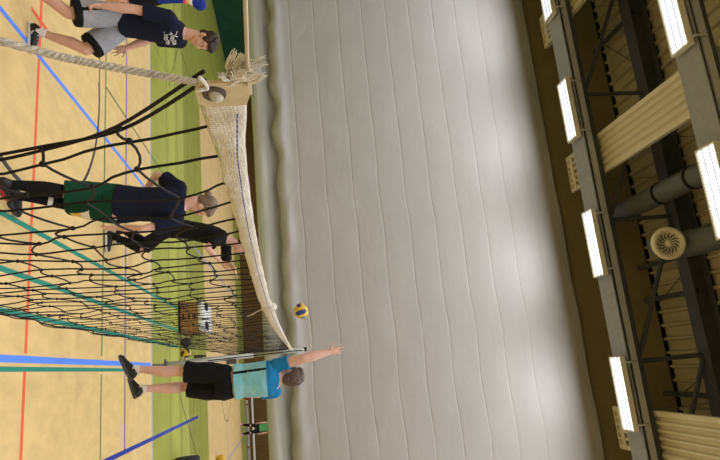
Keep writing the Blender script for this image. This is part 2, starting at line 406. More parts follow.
for y in (11.5, 9.55, 8.65, 6.5):
    bm = bmesh.new(); tube(bm, [(-2.66, y - .03, 9.55), (-2.66, y + .03, 9.55)], .222, 28); obj('joint_collar', bm, M['black'], t)
t = thing('air_diffuser', (-1.58, 9.0, 9.06), 'cream round air diffuser on the end of a dark duct', 'air diffuser')
c = V((-1.58, 9.0, 9.06)); nrm = V((.12, -.97, -.22)).normalized(); s_, t_, _ = frame(nrm)
def disc_ring(bm, prof, n=40):
    loft(bm, [[c + nrm * d + (s_ * math.cos(2 * math.pi * k / n) + t_ * math.sin(2 * math.pi * k / n)) * r for k in range(n)] for r, d in prof])
bm = bmesh.new(); disc_ring(bm, [(.05, -.10), (.27, -.10), (.295, -.04), (.29, 0), (.265, .03), (.215, .02), (.20, -.02), (.03, -.02)]); obj('rim', bm, M['cream'], t, True)
bm = bmesh.new()
for k in range(14):
    a = 2 * math.pi * k / 14; d = s_ * math.cos(a) + t_ * math.sin(a); e = s_ * math.cos(a + .28) + t_ * math.sin(a + .28)
    tube(bm, [c + nrm * -.012 + d * .07, c + nrm * -.012 + d * .13 + e * .0, c + nrm * -.012 + e * .19], [.004, .012, .005], 6)
obj('swirl_vane', bm, M['black'], t)
bm = bmesh.new(); disc_ring(bm, [(.005, .012), (.045, .01), (.055, -.015), (.06, -.02)]); obj('hub', bm, M['cream'], t, True)
bm = bmesh.new(); tube(bm, [c - nrm * .09, c - nrm * .28, c - nrm * .28 + V((0, .16, .12)), c + V((0, .30, .42)), c + V((0, .0, .62)), c + V((0, -.5, .64)), c + V((0, -9, .64))], .24, 24); obj('feed_duct', bm, M['duct'], t, True)

# ------------------------------------------------------------------ divider curtain
t = thing('divider_curtain', (0, 12.0, 1.77), 'huge pale grey vinyl divider curtain with horizontal seams hanging across the hall', 'curtain')
SEAM0, SEAMD = 2.75, .593
def curt_y(x, z):
    k = (z - SEAM0) / SEAMD; fr = k - math.floor(k)
    groove = min(fr, 1 - fr)
    strong = 1 if int(k) % 2 == 0 else .55
    low = math.exp(-max(0, z - 2.3) / 1.6); hump = math.sin(math.pi * fr) ** .7
    y = 12.0 - .004 * hump + .0065 * strong * math.exp(-(groove / .016) ** 2)
    q = math.floor(k)
    nz = noise.noise(V((x * .8, z * .45, 3))) * .03 + noise.noise(V((x * 2.2, q * 5.3, fr * .8))) * .012 * hump
    crease = max(0, 1 - abs(noise.noise(V((x * 1.4 + 1.3 * z, z * .8 + q * 3.1, 9)))) / .12) * noise.noise(V((x * .7, q * 2.2, 4)))
    y += nz * (.35 + .8 * low) + crease * .026 * (.12 + low) * hump + .12 * math.exp(-max(0, 8.79 - z) / .025)
    y += .12 * math.exp(-max(0, z - 2.26) / .04) - (.045 + .06 * noise.noise(V((x * 1.5, 0, 2)))) * math.exp(-((z - 2.42) / .12) ** 2)
    return y
bm = bmesh.new(); xs = [LX + .05 + i * .07 for i in range(int(24 / .07))] + [9.4, 10.5, 12, RX - .05]
zs = [2.26 + i * .037 for i in range(int((8.79 - 2.26) / .037) + 1)]
for k_ in range(-1, 11):
    zz = SEAM0 + k_ * SEAMD
    if 2.3 < zz < 8.7:
        zs = [q for q in zs if abs(q - zz) > .028] + [zz - .024, zz - .012, zz - .004, zz + .004, zz + .012, zz + .024]
zs.sort()
G = [[bm.verts.new((x, curt_y(x, z + .03 * noise.noise(V((x * .9, 0, 0)))), z + (.15 * noise.noise(V((x * 1.6, 5, 0))) * math.exp(-(z - 2.26) / .15)))) for x in xs] for z in zs]
for a, b in zip(G, G[1:]):
    for i in range(len(xs) - 1): bm.faces.new((a[i], a[i + 1], b[i + 1], b[i]))
cs = obj('curtain_sheet', bm, M['curtain'], t, True)
md = cs.modifiers.new('thick', 'SOLIDIFY'); md.thickness = .006; md.offset = 1
bm = bmesh.new(); R = []
for x in xs:
    wv = .012 * noise.noise(V((x * 1.1, 1, 0))); b_ = .012 * noise.noise(V((x * .5, 2, 4)))
    R.append([bm.verts.new((x, 12.1 + y + wv, z)) for y, z in ((.06, 1.80 + b_), (0, 1.765 + b_), (-.05, 1.79 + b_), (-.06, 1.95), (-.03, 2.05), (.03, 2.09), (.13, 2.18), (.17, 2.32), (.17, 2.75))])
for a, b in zip(R, R[1:]):
    for k in range(len(a) - 1): bm.faces.new((a[k], b[k], b[k + 1], a[k + 1]))
cb = obj('lower_band', bm, M['curtain_low'], t, True)
md = cb.modifiers.new('thick', 'SOLIDIFY'); md.thickness = .006; md.offset = 1

# ------------------------------------------------------------------ volleyball posts
def post(y, label, lean):
    t = thing('volleyball_post', (-.325, y, 0), label, 'net post', 'volleyball posts')
    B = V((-.325, y, 0)); T = B + V((lean, 0, 2.62))
    at = lambda k: B.lerp(T, k)
    bm = bmesh.new(); tube(bm, [at(0), at(.03), at(.62)], [.056, .052, .052], 20); obj('lower_tube', bm, M['pole'], t, True)
    bm = bmesh.new(); tube(bm, [at(.60), at(.985)], .042, 18); obj('upper_tube', bm, M['pole'], t, True)
    bm = bmesh.new(); tube(bm, [at(.985), at(1)], [.044, .036], 18); obj('cap', bm, M['black'], t)
    bm = bmesh.new(); tube(bm, [at(0), at(.008)], [.11, .10], 24); obj('floor_plate', bm, M['steel_dark'], t)
    bm = bmesh.new(); a = at(.30); b = at(.97); tube(bm, [a + V((.012, -.052, 0)), b + V((.012, -.046, 0))], .009, 8); obj('slot', bm, M['black'], t)
    bm = bmesh.new(); c_ = at(.46); box(bm, c_.x + .035, c_.x + .12, y - .05, y + .05, c_.z - .09, c_.z + .09); obj('winch', bm, M['steel_dark'], t)
    return t
post(11.03, 'grey steel volleyball post at the far end of the net', -.06)
post(.0, 'grey volleyball post beside the viewer, outside the photo', 0)

# ------------------------------------------------------------------ net
def interp(tab, y):
    if y <= tab[0][0]: return tab[0][1]
    for (a, za), (b, zb) in zip(tab, tab[1:]):
        if y <= b:
            k = (y - a) / (b - a); return za + (zb - za) * k
    return tab[-1][1]
TOP = [(.58, 2.312), (.67, 2.302), (.8, 2.29), (1.0, 2.281), (1.26, 2.272), (1.75, 2.262), (2.64, 2.252), (4.1, 2.262), (6, 2.29), (8.5, 2.335), (10.95, 2.37)]
TBOT = [(.58, 2.250), (.7, 2.248), (.8, 2.246), (1.0, 2.241), (1.34, 2.232), (1.8, 2.220), (2.6, 2.202), (4.0, 2.203), (6, 2.235), (8, 2.288), (10.95, 2.325)]
BOT = [(.6, 1.19), (2.45, 1.17), (3.0, 1.185), (3.7, 1.215), (4.6, 1.245), (5.3, 1.23), (6.8, 1.34), (9.3, 1.435), (10.95, 1.46)]
NX = -.33
def netx(y): return NX if y < 9 else NX - .085 * (y - 9) / 1.93
net = thing('volleyball_net', (NX, .6, 0), 'black knotted volleyball net with a cream top tape, sagging towards the far post', 'net')
ROWS, DY, Y0 = 9, .118, .60
NCOL = int((10.9 - Y0) / DY)
nodes = []
rnd = random.Random(11)
for i in range(NCOL + 1):
    col = []
    for j in range(ROWS + 1):
        y = Y0 + DY * i; tt = j / ROWS
        zt, zb = interp(TBOT, y), interp(BOT, y)
        amp = .030 if i < 60 else .014
        nz = rnd.uniform(-1, 1); ny = rnd.uniform(-1, 1)
        y2 = y + .22 * (1 - math.exp(-.55 * j)) * math.exp(-i / 7) + (0 if j == 0 else ny * .034)
        z2 = zt + (zb - zt) * tt + (0 if j in (0,) else nz * amp)
        x2 = netx(y) + (.012 * noise.noise(V((y * 2, j * .9, 0))) + .01 * noise.noise(V((y * .6, j * .4, 5)))) * (1 if j else .2)
        if i == 0 and j: y2 = Y0 + (0, .12, .175, .205, .215, .22, .225, .23, .235, .24)[j]; z2 = zt + (zb - zt) * tt
        col.append(V((x2, min(y2, 10.93), z2)))
    nodes.append(col)
def crom(P, sub):
    out = []
    for i in range(len(P) - 1):
        p0, p1, p2, p3 = P[max(i - 1, 0)], P[i], P[i + 1], P[min(i + 2, len(P) - 1)]
        for s in range(sub):
            k = s / sub
            out.append(.5 * ((2 * p1) + (p2 - p0) * k + (2 * p0 - 5 * p1 + 4 * p2 - p3) * k * k + (3 * p1 - p0 - 3 * p2 + p3) * k ** 3))
    out.append(P[-1]); return out
bm = bmesh.new()
CR = .0023
for i in range(1, NCOL + 1):
    sub = 4 if i < 30 else 2
    P = crom(nodes[i], sub)
    a = .014 if i < 40 else .006
    P = [p + V((0, a * noise.noise(V((i * 3.3, q * .45, 1))), 0)) for q, p in enumerate(P)]
    tube(bm, P, CR if i < 20 else (.0019 if i < 45 else .0016), 6 if i < 40 else 4, False)
for j in range(1, ROWS):
    P = []
    for i in range(NCOL):
        a, b = nodes[i][j], nodes[i + 1][j]; sub = 4 if i < 40 else 2
        sg = rnd.uniform(-.012, .032) if i < 45 else rnd.uniform(-.003, .012)
        for s in range(sub):
            k = s / sub; p = a.lerp(b, k); p.z -= sg * 4 * k * (1 - k); P.append(p)
    P.append(nodes[NCOL][j])
    nn = len(P); tube(bm, P, [CR if q < 80 else (.0019 if q < 170 else .0015) for q in range(nn)], 5, False)
for i in range(0, 42):
    for j in range(1, ROWS):
        p = nodes[i][j]; e = .0052
        ellip(bm, p, (V((e, 0, 0)), V((0, e * 1.25, 0)), V((0, 0, e))), 7, 5)
obj('knotted_mesh', bm, M['net'], net, True)
bm = bmesh.new()
P = crom([nodes[i][ROWS] for i in range(NCOL + 1)], 2); tube(bm, P, [.0042 if q < 60 else .0030 for q in range(len(P))], 6, False)
P2 = [p + V((.004, 0, .012 * math.sin(q * .9) - .006)) for q, p in enumerate(P)]; tube(bm, P2, .0026, 5, False)
P = crom([nodes[NCOL][j] for j in range(ROWS + 1)], 2); tube(bm, P, .0026, 6, False)
obj('bottom_cord', bm, M['net'], net, True)
bm = bmesh.new(); E = [V((NX, .585, 2.262))] + [nodes[0][j] for j in range(1, ROWS + 1)]
P = crom(E, 6)
for ph in (0, math.pi):
    tube(bm, [p + V((.003 * math.cos(ph + q * .22), .0045 * math.cos(ph + q * .17), .0045 * math.sin(ph + q * .13))) for q, p in enumerate(P)], .0025, 7)
obj('side_cord', bm, M['net'], net, True)
# tape: gathered, thick, runs the whole length
bm = bmesh.new(); R = []; ny = 520
for q in range(ny + 1):
    y = .622 + (10.93 - .622) * (q / ny) ** 1.35
    zt, zb = interp(TOP, y), interp(TBOT, y)
    zb += .004 * noise.noise(V((y * 9, 3, 3))) + .003 * noise.noise(V((y * 26, 8, 1))); zt += .0025 * noise.noise(V((y * 7, 1, 8)))
    row = []
    for k in range(9):
        u = k / 8; z = zb + (zt - zb) * u
        ruff = (.0065 * noise.noise(V((y * 34, u * 1.2, 0))) + .004 * noise.noise(V((y * 9, u * 1.5, 4)))) * (1.2 - .7 * u)
        row.append(V((netx(y) + .007 * math.sin(math.pi * u) + ruff, y, z)))
    back = [V((p.x - .012 - .006 * math.sin(math.pi * k / 8), p.y, p.z)) for k, p in enumerate(row)]
    R.append(row + back[::-1])
loft(bm, R)
obj('top_tape', bm, M['tape'], net, True)
bm = bmesh.new(); y = .66
while y < 7:
    L = .010
    for sgn in (.0165,):
        z = interp(TOP, y) - .0125; z2 = interp(TOP, y + L) - .0125; x = netx(y) + .0125
        tube(bm, [(x, y, z), (x, y + L, z2)], .0011, 5)
    y += .0155
obj('blue_stitching', bm, M['stitch'], net)
# end patch with eyelet
bm = bmesh.new()
def yz_plate(bm, pts, x0, x1):
    a = [bm.verts.new((x0, y, z)) for y, z in pts]; b = [bm.verts.new((x1, y, z)) for y, z in pts]; k = len(pts)
    for i in range(k): bm.faces.new((a[i], a[(i + 1) % k], b[(i + 1) % k], b[i]))
    bm.faces.new(a); bm.faces.new(b[::-1])
yz_plate(bm, [(.583, 2.256), (.60, 2.249), (.632, 2.248), (.640, 2.262), (.637, 2.304), (.612, 2.310), (.590, 2.310), (.582, 2.29)], NX + .007, NX + .0115)
obj('end_patch', bm, M['canvas'], net)
bm = bmesh.new(); n = 24; EC = V((NX + .012, .604, 2.270))
loft(bm, [[EC + V((dx, math.cos(2 * math.pi * k / n) * ry, math.sin(2 * math.pi * k / n) * rz)) for k in range(n)] for dx, ry, rz in ((-.003, .016, .014), (.003, .015, .013), (.004, .012, .010), (.0015, .010, .0085))])
obj('eyelet', bm, M['eyelet'], net, True)
bm = bmesh.new()
for q in range(34):      # frayed strands: each bundle is a handful of fine fibres that fan out a little
    b0 = V((NX + rnd.uniform(-.010, .012), rnd.uniform(.572, .590), rnd.uniform(2.286, 2.312)))
    d = V((rnd.uniform(-.35, .35), rnd.uniform(-.75, .05), rnd.uniform(.15, 1.0))).normalized(); L = rnd.uniform(.010, .023)
    if q < 10: d = V((rnd.uniform(-.3, .3), rnd.uniform(-1, -.7), rnd.uniform(-.3, .3))).normalized(); L *= .8
    for fb in range(9):
        e = (d + V((rnd.uniform(-1, 1), rnd.uniform(-1, 1), rnd.uniform(-1, 1))) * .22).normalized()
        o_ = V((rnd.uniform(-1, 1), rnd.uniform(-1, 1), rnd.uniform(-1, 1))) * .0022
        bend = V((rnd.uniform(-1, 1), rnd.uniform(-1, 1), rnd.uniform(-1, 1))) * .003
        tube(bm, [b0 + o_, b0 + o_ + e * L * .5 + bend, b0 + o_ * .6 + e * L * rnd.uniform(.8, 1.1)], [.0011, .0010, .0004], 4)
obj('frayed_end', bm, M['fringe'], net)
bm = bmesh.new(); k0 = V((NX + .012, .588, 2.263))
tube(bm, crom([k0 + V((0, .006, -.004)), k0 + V((.004, -.004, .002)), k0 + V((.002, -.014, .0)), k0 + V((0, -.022, -.004))], 5), .0022, 6)
tube(bm, crom([k0 + V((0, .004, .004)), k0 + V((.005, -.002, -.006)), k0 + V((.003, .004, -.010))], 5), .0022, 6)
obj('tie_string', bm, M['whitecord'], net, True)
bm = bmesh.new(); tube(bm, crom([V((NX + .006, 2.95, 2.21)), V((NX + .012, 3.0, 2.17)), V((NX + .012, 3.10, 2.145)), V((NX + .015, 3.16, 2.11))], 5), .0022, 6); obj('loose_string', bm, M['whitecord'], net, True)
bm = bmesh.new(); yk = 2.95
eloft(bm, [(V((netx(yk), yk + d, 2.232 + .006 * e)), V((.022 * e + .004, 0, 0)), V((0, 0, .034 * e + .006))) for d, e in ((-.05, .5), (-.025, 1), (.0, 1), (.03, .9), (.06, .4))], 14)
obj('tape_knot', bm, M['tape'], net, True)
# rope and head cable
def twist(name, pts, r, ma, label, cat):
    t = thing(name, pts[0], label, cat); pts = [V(p) for p in pts]; P = crom(pts, 70); bm = bmesh.new()
    for s in range(3):
        out = []
        for q, p in enumerate(P):
            d = (P[min(q + 1, len(P) - 1)] - P[max(q - 1, 0)]); a_, b_, _ = frame(d); an = 2 * math.pi * s / 3 + q * .42
            out.append(p + (a_ * math.cos(an) + b_ * math.sin(an)) * r * .52)
        tube(bm, out, r * .58, 7)
    obj('strands', bm, ma, t, True); return t
tr = twist('rope', [(NX + .008, .600, 2.268), (NX + .006, .585, 2.245), (NX, .555, 2.155), (NX, .508, 2.08), (NX, .30, 1.80), (NX, .06, 1.45)], .0041, M['rope'], 'thick twisted beige rope tied to the lower corner of the net tape', 'rope')
bm = bmesh.new(); ellip(bm, (NX + .014, .605, 2.272), (V((.008, 0, 0)), V((0, .011, .004)), V((0, -.003, .0075))), 12, 8); obj('end_knot', bm, M['rope'], tr, True)
t = thing('cable', (NX, .55, 2.31), 'thin tan cable running from the net tape past the frayed fibres', 'cable')
bm = bmesh.new(); tube(bm, [(NX + .006, .618, 2.310), (NX + .004, .55, 2.312), (NX, .45, 2.318), (NX, .05, 2.34)], .0022, 8); obj('core', bm, M['cable'], t, True)
# ------------------------------------------------------------------ people
UP = V((0, 0, 1))
def ik(a, b, l1, l2, hint):
    """middle joint of a two-bone chain from a to b, bent towards hint; also returns the reachable end"""
    a, b, hint = V(a), V(b), V(hint); d = b - a; L = d.length
    mx = (l1 + l2) * .998
    if L > mx: b = a + d.normalized() * mx; d = b - a; L = mx
    x = (l1 * l1 - l2 * l2 + L * L) / (2 * L); hgt = math.sqrt(max(0, l1 * l1 - x * x))
    n = d.normalized(); h = hint - a; h = h - n * h.dot(n)
    if h.length < 1e-6: h = frame(n)[0]
    return a + n * x + h.normalized() * hgt, b
def hand(bm, wrist, d, n, side, curl, spread=.10, s=1.0, thumb=.6):
    """d: along the hand, n: palm normal, side: +-1 which way the thumb leaves"""
    wrist, d = V(wrist), V(d).normalized(); n = V(n); n = (n - d * n.dot(d)).normalized(); l = d.cross(n) * side
    pl = .088 * s
    eloft(bm, [(wrist - d * .02, l * .025 * s, n * .020 * s), (wrist + d * .015, l * .030 * s, n * .019 * s), (wrist + d * pl * .6, l * .041 * s, n * .016 * s),
               (wrist + d * pl, l * .041 * s, n * .0125 * s), (wrist + d * (pl + .008), l * .036 * s, n * .008 * s)], 16)
    for k, (off, ln) in enumerate(((.030, .074), (.0105, .082), (-.010, .077), (-.0295, .060))):
        base = wrist + d * (pl - .008) + l * off * s; dd = (d + l * spread * (off / .03)).normalized(); p = base; nl = (n - dd * n.dot(dd)).normalized()
        for q, fr in enumerate((.46, .30, .24)):
            cc = curl * (.45, 1.0, .8)[q]
            dd, nl = (dd * math.cos(cc) + nl * math.sin(cc)).normalized(), (nl * math.cos(cc) - dd * math.sin(cc)).normalized()
            # keep n turning with the finger
            e = p + dd * ln * fr * s * 1.06
            capsule(bm, p, (.0092 - .0008 * q) * s, e, (.0086 - .0009 * q) * s, 8)
            p = e
    tb = wrist + d * .022 * s + l * .024 * s
    td = (d * .72 + l * thumb + n * .25).normalized(); p = tb
    for q, (ln, r) in enumerate(((.036, .0125), (.030, .0102), (.024, .009))):
        e = p + td * ln * s; capsule(bm, p, r * s, e, r * .9 * s, 8); p = e
        td = (td + d * .18 * (1 + curl) + n * .25 * curl).normalized()
def person(name, P):
    """P: joints in world metres. Right = rightward of the figure."""
    S = P.get('s', 1.0); vox = P.get('vox', .0075); skin = P.get('skin', M['skin'])
    root = thing(name, P['base'], P['label'], 'person')
    f = V(P['fwd']).normalized(); rv = V(P['right']).normalized() if 'right' in P else f.cross(UP).normalized()
    pel, neck = V(P['pelvis']), V(P['neck']); spine = (neck - pel).normalized()
    rv = (rv - spine * rv.dot(spine)).normalized(); fv = spine.cross(rv).normalized()
    hr = V(P['hipright']).normalized() if 'hipright' in P else rv; hf = spine.cross(hr).normalized()
    sw, hw = .185 * S * P.get('broad', 1), .095 * S * P.get('hips', 1)
    L1, L2, A1, A2 = .45 * S, .43 * S, .30 * S, .265 * S
    bm = bmesh.new(); J = {}
    chest = pel.lerp(neck, .66) + fv * P.get('bend', 0.0)
    def sec(k, a, b, off=0):
        c = pel.lerp(neck, k) + fv * (P.get('bend', 0.0) * math.sin(math.pi * min(1, max(0, k))) + off); 
        q = min(1, max(0, k * 1.6)); r = hr.lerp(rv, q).normalized(); g = spine.cross(r).normalized()
        return c, r * a * S, g * b * S
    T = [(-.16, .10, .085), (-.05, .150, .108), (.10, .150, .105), (.30, .128, .092), (.50, .140, .105), (.68, .158, .115), (.84, .165, .098), (.93, .115, .072), (1.0, .06, .055)]
    eloft(bm, [sec(*q) for q in T], 24, 2.3)
    for sd, nm in ((1, 'R'), (-1, 'L')):
        sh = V(P['sh' + nm]) if 'sh' + nm in P else neck - spine * .075 * S + rv * sd * sw
        wr = V(P['wr' + nm]); el, wr = ik(sh, wr, A1, A2, P['elh' + nm]); J['sh' + nm], J['el' + nm], J['wr' + nm] = sh, el, wr
        capsule(bm, neck - spine * .09 * S + rv * sd * .08 * S, .062 * S, sh, .057 * S)
        AR = S * P.get('armr', 1.0)
        capsule(bm, sh, .052 * AR, sh.lerp(el, .5), .044 * AR); capsule(bm, sh.lerp(el, .5), .044 * AR, el, .037 * AR)
        capsule(bm, el, .037 * AR, el.lerp(wr, .35), .041 * AR); capsule(bm, el.lerp(wr, .35), .041 * AR, wr, .025 * AR)
        hd = V(P.get('hand' + nm, wr - el)); pn = V(P.get('palm' + nm, -rv * sd))
        hand(bm, wr, hd, pn, P.get('thumb' + nm, sd), P.get('curl' + nm, .35), P.get('spread' + nm, .1), S, P.get('tspread' + nm, .55))
        hp = pel + hr * sd * hw - spine * .02 * S
        an = V(P['an' + nm]); kn, an = ik(hp, an, L1, L2, P['knh' + nm]); J['hp' + nm], J['kn' + nm], J['an' + nm] = hp, kn, an
        capsule(bm, hp, .088 * S, hp.lerp(kn, .5), .075 * S); capsule(bm, hp.lerp(kn, .5), .075 * S, kn, .054 * S)
        sh_d = (an - kn).normalized(); back = -V(P['toe' + nm]).normalized()
        back = (back - sh_d * back.dot(sh_d)).normalized()
        capsule(bm, kn, .053 * S, kn.lerp(an, .33) + back * .014, .056 * S); capsule(bm, kn.lerp(an, .33) + back * .014, .056 * S, kn.lerp(an, .75), .038 * S)
        capsule(bm, kn.lerp(an, .75), .038 * S, an, .034 * S)
        ellip(bm, kn - back * .02 * S, (hr * .036 * S, -back * .03 * S, -sh_d * .042 * S), 12, 8)
    # head
    hc = V(P['head']); hfv = V(P['face']).normalized(); hu = V(P.get('headup', (0, 0, 1))); hu = (hu - hfv * hu.dot(hfv)).normalized(); hrt = hfv.cross(hu)
    H = lambda x, y, z: hc + (hrt * x + hfv * y + hu * z) * S
    ax = lambda a, b, c: (hrt * a * S, hfv * b * S, hu * c * S)
    capsule(bm, neck - spine * .03, .060 * S, H(0, -.022, -.075), .054 * S)
    ellip(bm, H(0, -.012, .03), ax(.074, .094, .093), 20, 14); ellip(bm, H(0, .030, -.045), ax(.057, .060, .070), 18, 12)
    ellip(bm, H(0, .062, -.098), ax(.026, .024, .020)); ellip(bm, H(0, .072, .030), ax(.052, .018, .014))
    ellip(bm, H(.034, .060, -.028), ax(.022, .020, .022)); ellip(bm, H(-.034, .060, -.028), ax(.022, .020, .022))
    capsule(bm, H(0, .086, .018), .008 * S, H(0, .108, -.022), .012 * S, 10); ellip(bm, H(0, .094, -.028), ax(.017, .013, .010))
    ellip(bm, H(0, .085, -.060), ax(.026, .010, .007)); ellip(bm, H(0, .082, -.074), ax(.023, .011, .008))
    for sd in (1, -1):
        ellip(bm, H(.076 * sd, -.014, -.008), (hrt * .010 * S * sd, (hfv * .020 - hu * .004) * S, hu * .032 * S)); 
    body = remesh('body', bm, vox, skin, root, 3)
    add_mats(body, P.get('bodymats', []))
    if 'bodypaint' in P: paint(body, lambda c: P['bodypaint'](c, J))
    for sd in (1, -1):
        bm = bmesh.new(); ellip(bm, H(.031 * sd, .0775, .010), ax(.0125, .0105, .0055)); e = obj('eye', bm, M['eye'], root, True)
        bm = bmesh.new(); ellip(bm, H(.031 * sd, .0862, .010), ax(.0055, .004, .005)); i_ = obj('iris', bm, M['iris'], None, True); i_.parent = e
        bm = bmesh.new(); tube(bm, [H(.016 * sd, .090, .030), H(.032 * sd, .0885, .035), H(.048 * sd, .079, .030)], [.003, .0042, .002], 6); obj('eyebrow', bm, P['hair'], root)
    bm = bmesh.new(); ellip(bm, H(0, .0905, -.0665), ax(.023, .0065, .0045)); obj('mouth', bm, M['lip'], root, True)
    # hair
    bm = bmesh.new(); ellip(bm, H(0, -.030, .042), ax(.084, .096, .094), 24, 16)
    st = P.get('hairstyle', 'short')
    if st == 'short':
        ellip(bm, H(0, .036, .098), ax(.068, .060, .040)); ellip(bm, H(0, -.060, -.02), ax(.066, .050, .062)); ellip(bm, H(0, -.01, .115), ax(.066, .08, .030))
        for sd in (1, -1): ellip(bm, H(.068 * sd, .008, .040), ax(.016, .045, .040))
    else:
        ellip(bm, H(0, .022, .088), ax(.066, .058, .040)); ellip(bm, H(0, -.050, -.015), ax(.064, .054, .055))
    hair = remesh('hair', bm, max(.006, vox * .8), P['hair'], root, 2, (lambda c: .007 * noise.noise(V((c.x * 55, c.y * 55, c.z * 30))) + .004 * noise.noise(c * 120)) if st == 'short' else (lambda c: .002 * noise.noise(c * 60)))
    if st == 'bun':
        bm = bmesh.new(); ellip(bm, H(*P.get('bun', (-.0, -.125, .045))), ax(.034, .034, .032)); obj('hair_bun', bm, P['hair'], hair, True).location = (0, 0, 0)
    # shirt
    fo = P.get('fold', 1.0); nz = lambda c: fo * .007 * noise.noise(V((c.x * 9, c.y * 9, c.z * 5 + 3))) + .004 * noise.noise(c * 22)
    bm = bmesh.new(); hem = P.get('hem', -.08)
    hpw = P.get('hips', 1) ** .5
    TT = [(hem, .182 * hpw, .142), (hem + .12, .175 * hpw, .135), (.30, .165, .128), (.50, .170, .132), (.68, .180, .134), (.82, .182, .118), (.92, .135, .090), (.985, .078, .072)]
    eloft(bm, [sec(*q) for q in TT], 28, 2.4)
    for nm, sd in (('R', 1), ('L', -1)):
        sh, el = J['sh' + nm], J['el' + nm]; k = P.get('sleeve', .62)
        capsule(bm, neck - spine * .085 * S + rv * sd * .07 * S, .072 * S, sh, .072 * S)
        e = sh.lerp(el, k); s_, t_, a_ = frame(el - sh)
        eloft(bm, [(sh - a_ * .02, s_ * .072 * S, t_ * .072 * S), (sh.lerp(e, .5), s_ * .072 * S, t_ * .072 * S), (e, s_ * .078 * S, t_ * .078 * S)], 18)
    shirt = remesh('shirt', bm, vox, P['shirt'], root, 4, nz)
    add_mats(shirt, P.get('shirtmats', []))
    if 'shirtpaint' in P: paint(shirt, lambda c: P['shirtpaint'](c, J))
    # shorts or leggings
    bm = bmesh.new(); kk = P.get('shortlen', .8)
    hpw = P.get('hips', 1) ** .5
    eloft(bm, [sec(.10, .160 * hpw, .118), sec(-.02, .172 * hpw, .130), sec(-.14, .150 * hpw, .120), sec(-.215, .125, .112)], 24, 2.3)
    for nm, sd in (('R', 1), ('L', -1)):
        hp, kn = J['hp' + nm], J['kn' + nm]; e = hp.lerp(kn, kk); s_, t_, a_ = frame(kn - hp)
        wd = P.get('shortw', .100)
        eloft(bm, [(hp + spine * .05, s_ * .085 * S, t_ * .085 * S), (hp, s_ * .102 * S, t_ * .102 * S), (hp.lerp(e, .5), s_ * (wd + .002) * S, t_ * (wd + .002) * S), (e, s_ * wd * S, t_ * wd * S)], 20)
    sho = remesh('shorts', bm, vox, P['shorts'], root, 4, nz); add_mats(sho, P.get('shortmats', []))
    if 'shortpaint' in P: paint(sho, lambda c: P['shortpaint'](c, J))
    # shoes and socks
    for nm, sd in (('R', 1), ('L', -1)):
        an = J['an' + nm]; kn = J['kn' + nm]; td = V(P['toe' + nm]).normalized()
        upv = V(P['shoeup' + nm]) if 'shoeup' + nm in P else UP
        upv = (upv - td * upv.dot(td)).normalized(); lv = td.cross(upv)
        b0 = an - upv * .085 * S
        Q = lambda x, y, z: b0 + (lv * x + td * y + upv * z) * S
        ssx = P.get('shoe' + nm, P.get('shoe'))
        bm = bmesh.new()
        eloft(bm, [(Q(0, -.075, .045), lv * .022 * S, upv * .025 * S), (Q(0, -.055, .05), lv * .036 * S, upv * .042 * S), (Q(0, 0, .055), lv * .040 * S, upv * .050 * S), (Q(0, .06, .045), lv * .042 * S, upv * .040 * S),
                   (Q(0, .13, .034), lv * .048 * S, upv * .028 * S), (Q(0, .18, .030), lv * .040 * S, upv * .022 * S), (Q(0, .205, .026), lv * .018 * S, upv * .012 * S)], 20, 2.4)
        capsule(bm, Q(0, -.015, .07), .043 * S, an + (kn - an).normalized() * .012, .040 * S)
        so = remesh('shoe', bm, min(vox, .008), ssx, root, 2)
        bm = bmesh.new(); out = []
        for k in range(28):
            a = 2 * math.pi * k / 28; yy = .063 + .148 * math.cos(a); ww = (.036 + .014 * max(0, min(1, (yy + .05) / .2))) * (abs(math.sin(a)) ** .6) * (1 if math.sin(a) >= 0 else -1)
            out.append((ww, yy))
        loft(bm, [[Q(x * g, .063 + (y - .063) * g, z) for x, y in out] for z, g in ((0, .93), (.004, 1.0), (.026, 1.03), (.030, .97))])
        s2 = obj('sole', bm, P.get('sole' + nm, P['sole']), None, True); s2.parent = so; s2['label'] = P.get('solelabel', 'shoe sole')
        bm = bmesh.new()
        for q in range(4):
            y = .045 + q * .024; z = .088 - q * .011
            tube(bm, [Q(-.026, y, z - .006), Q(0, y + .004, z + .004), Q(.026, y, z - .006)], .003 * S, 5)
        l2 = obj('laces', bm, P.get('lace', M['shoe_grey']), None, True); l2.parent = so
        if P.get('sock'):
            top = P.get('socklen' + nm, P.get('socklen', .2)); s_, t_, a_ = frame(kn - an); bm = bmesh.new()
            rr = lambda k: (.036 + .026 * max(0, min(1, (k - .1) / .55)) - .004 * max(0, k - .75)) * S + .004
            secs = []
            for i in range(10):
                k = -.03 + (top + .03) * i / 9; bulge = -V(P['toe' + nm]).normalized() * .012 * max(0, math.sin(math.pi * min(1, max(0, k))))
                secs.append((an.lerp(kn, k) + bulge, s_ * rr(k), t_ * rr(k)))
            eloft(bm, secs, 20); sk = obj('sock', bm, P['sock'], root, True)
            if P.get('sockband') and nm == 'R':
                bm = bmesh.new(); k = P['sockband']; eloft(bm, [(an.lerp(kn, q) - V(P['toe' + nm]).normalized() * .010, s_ * (rr(q) + .0035), t_ * (rr(q) + .0035)) for q in (k - .045, k - .043, k + .043, k + .045)], 20)
                b_ = obj('sock_stripe', bm, M['white'], None, True); b_.parent = sk
    return root, J, shirt, sho, H, ax
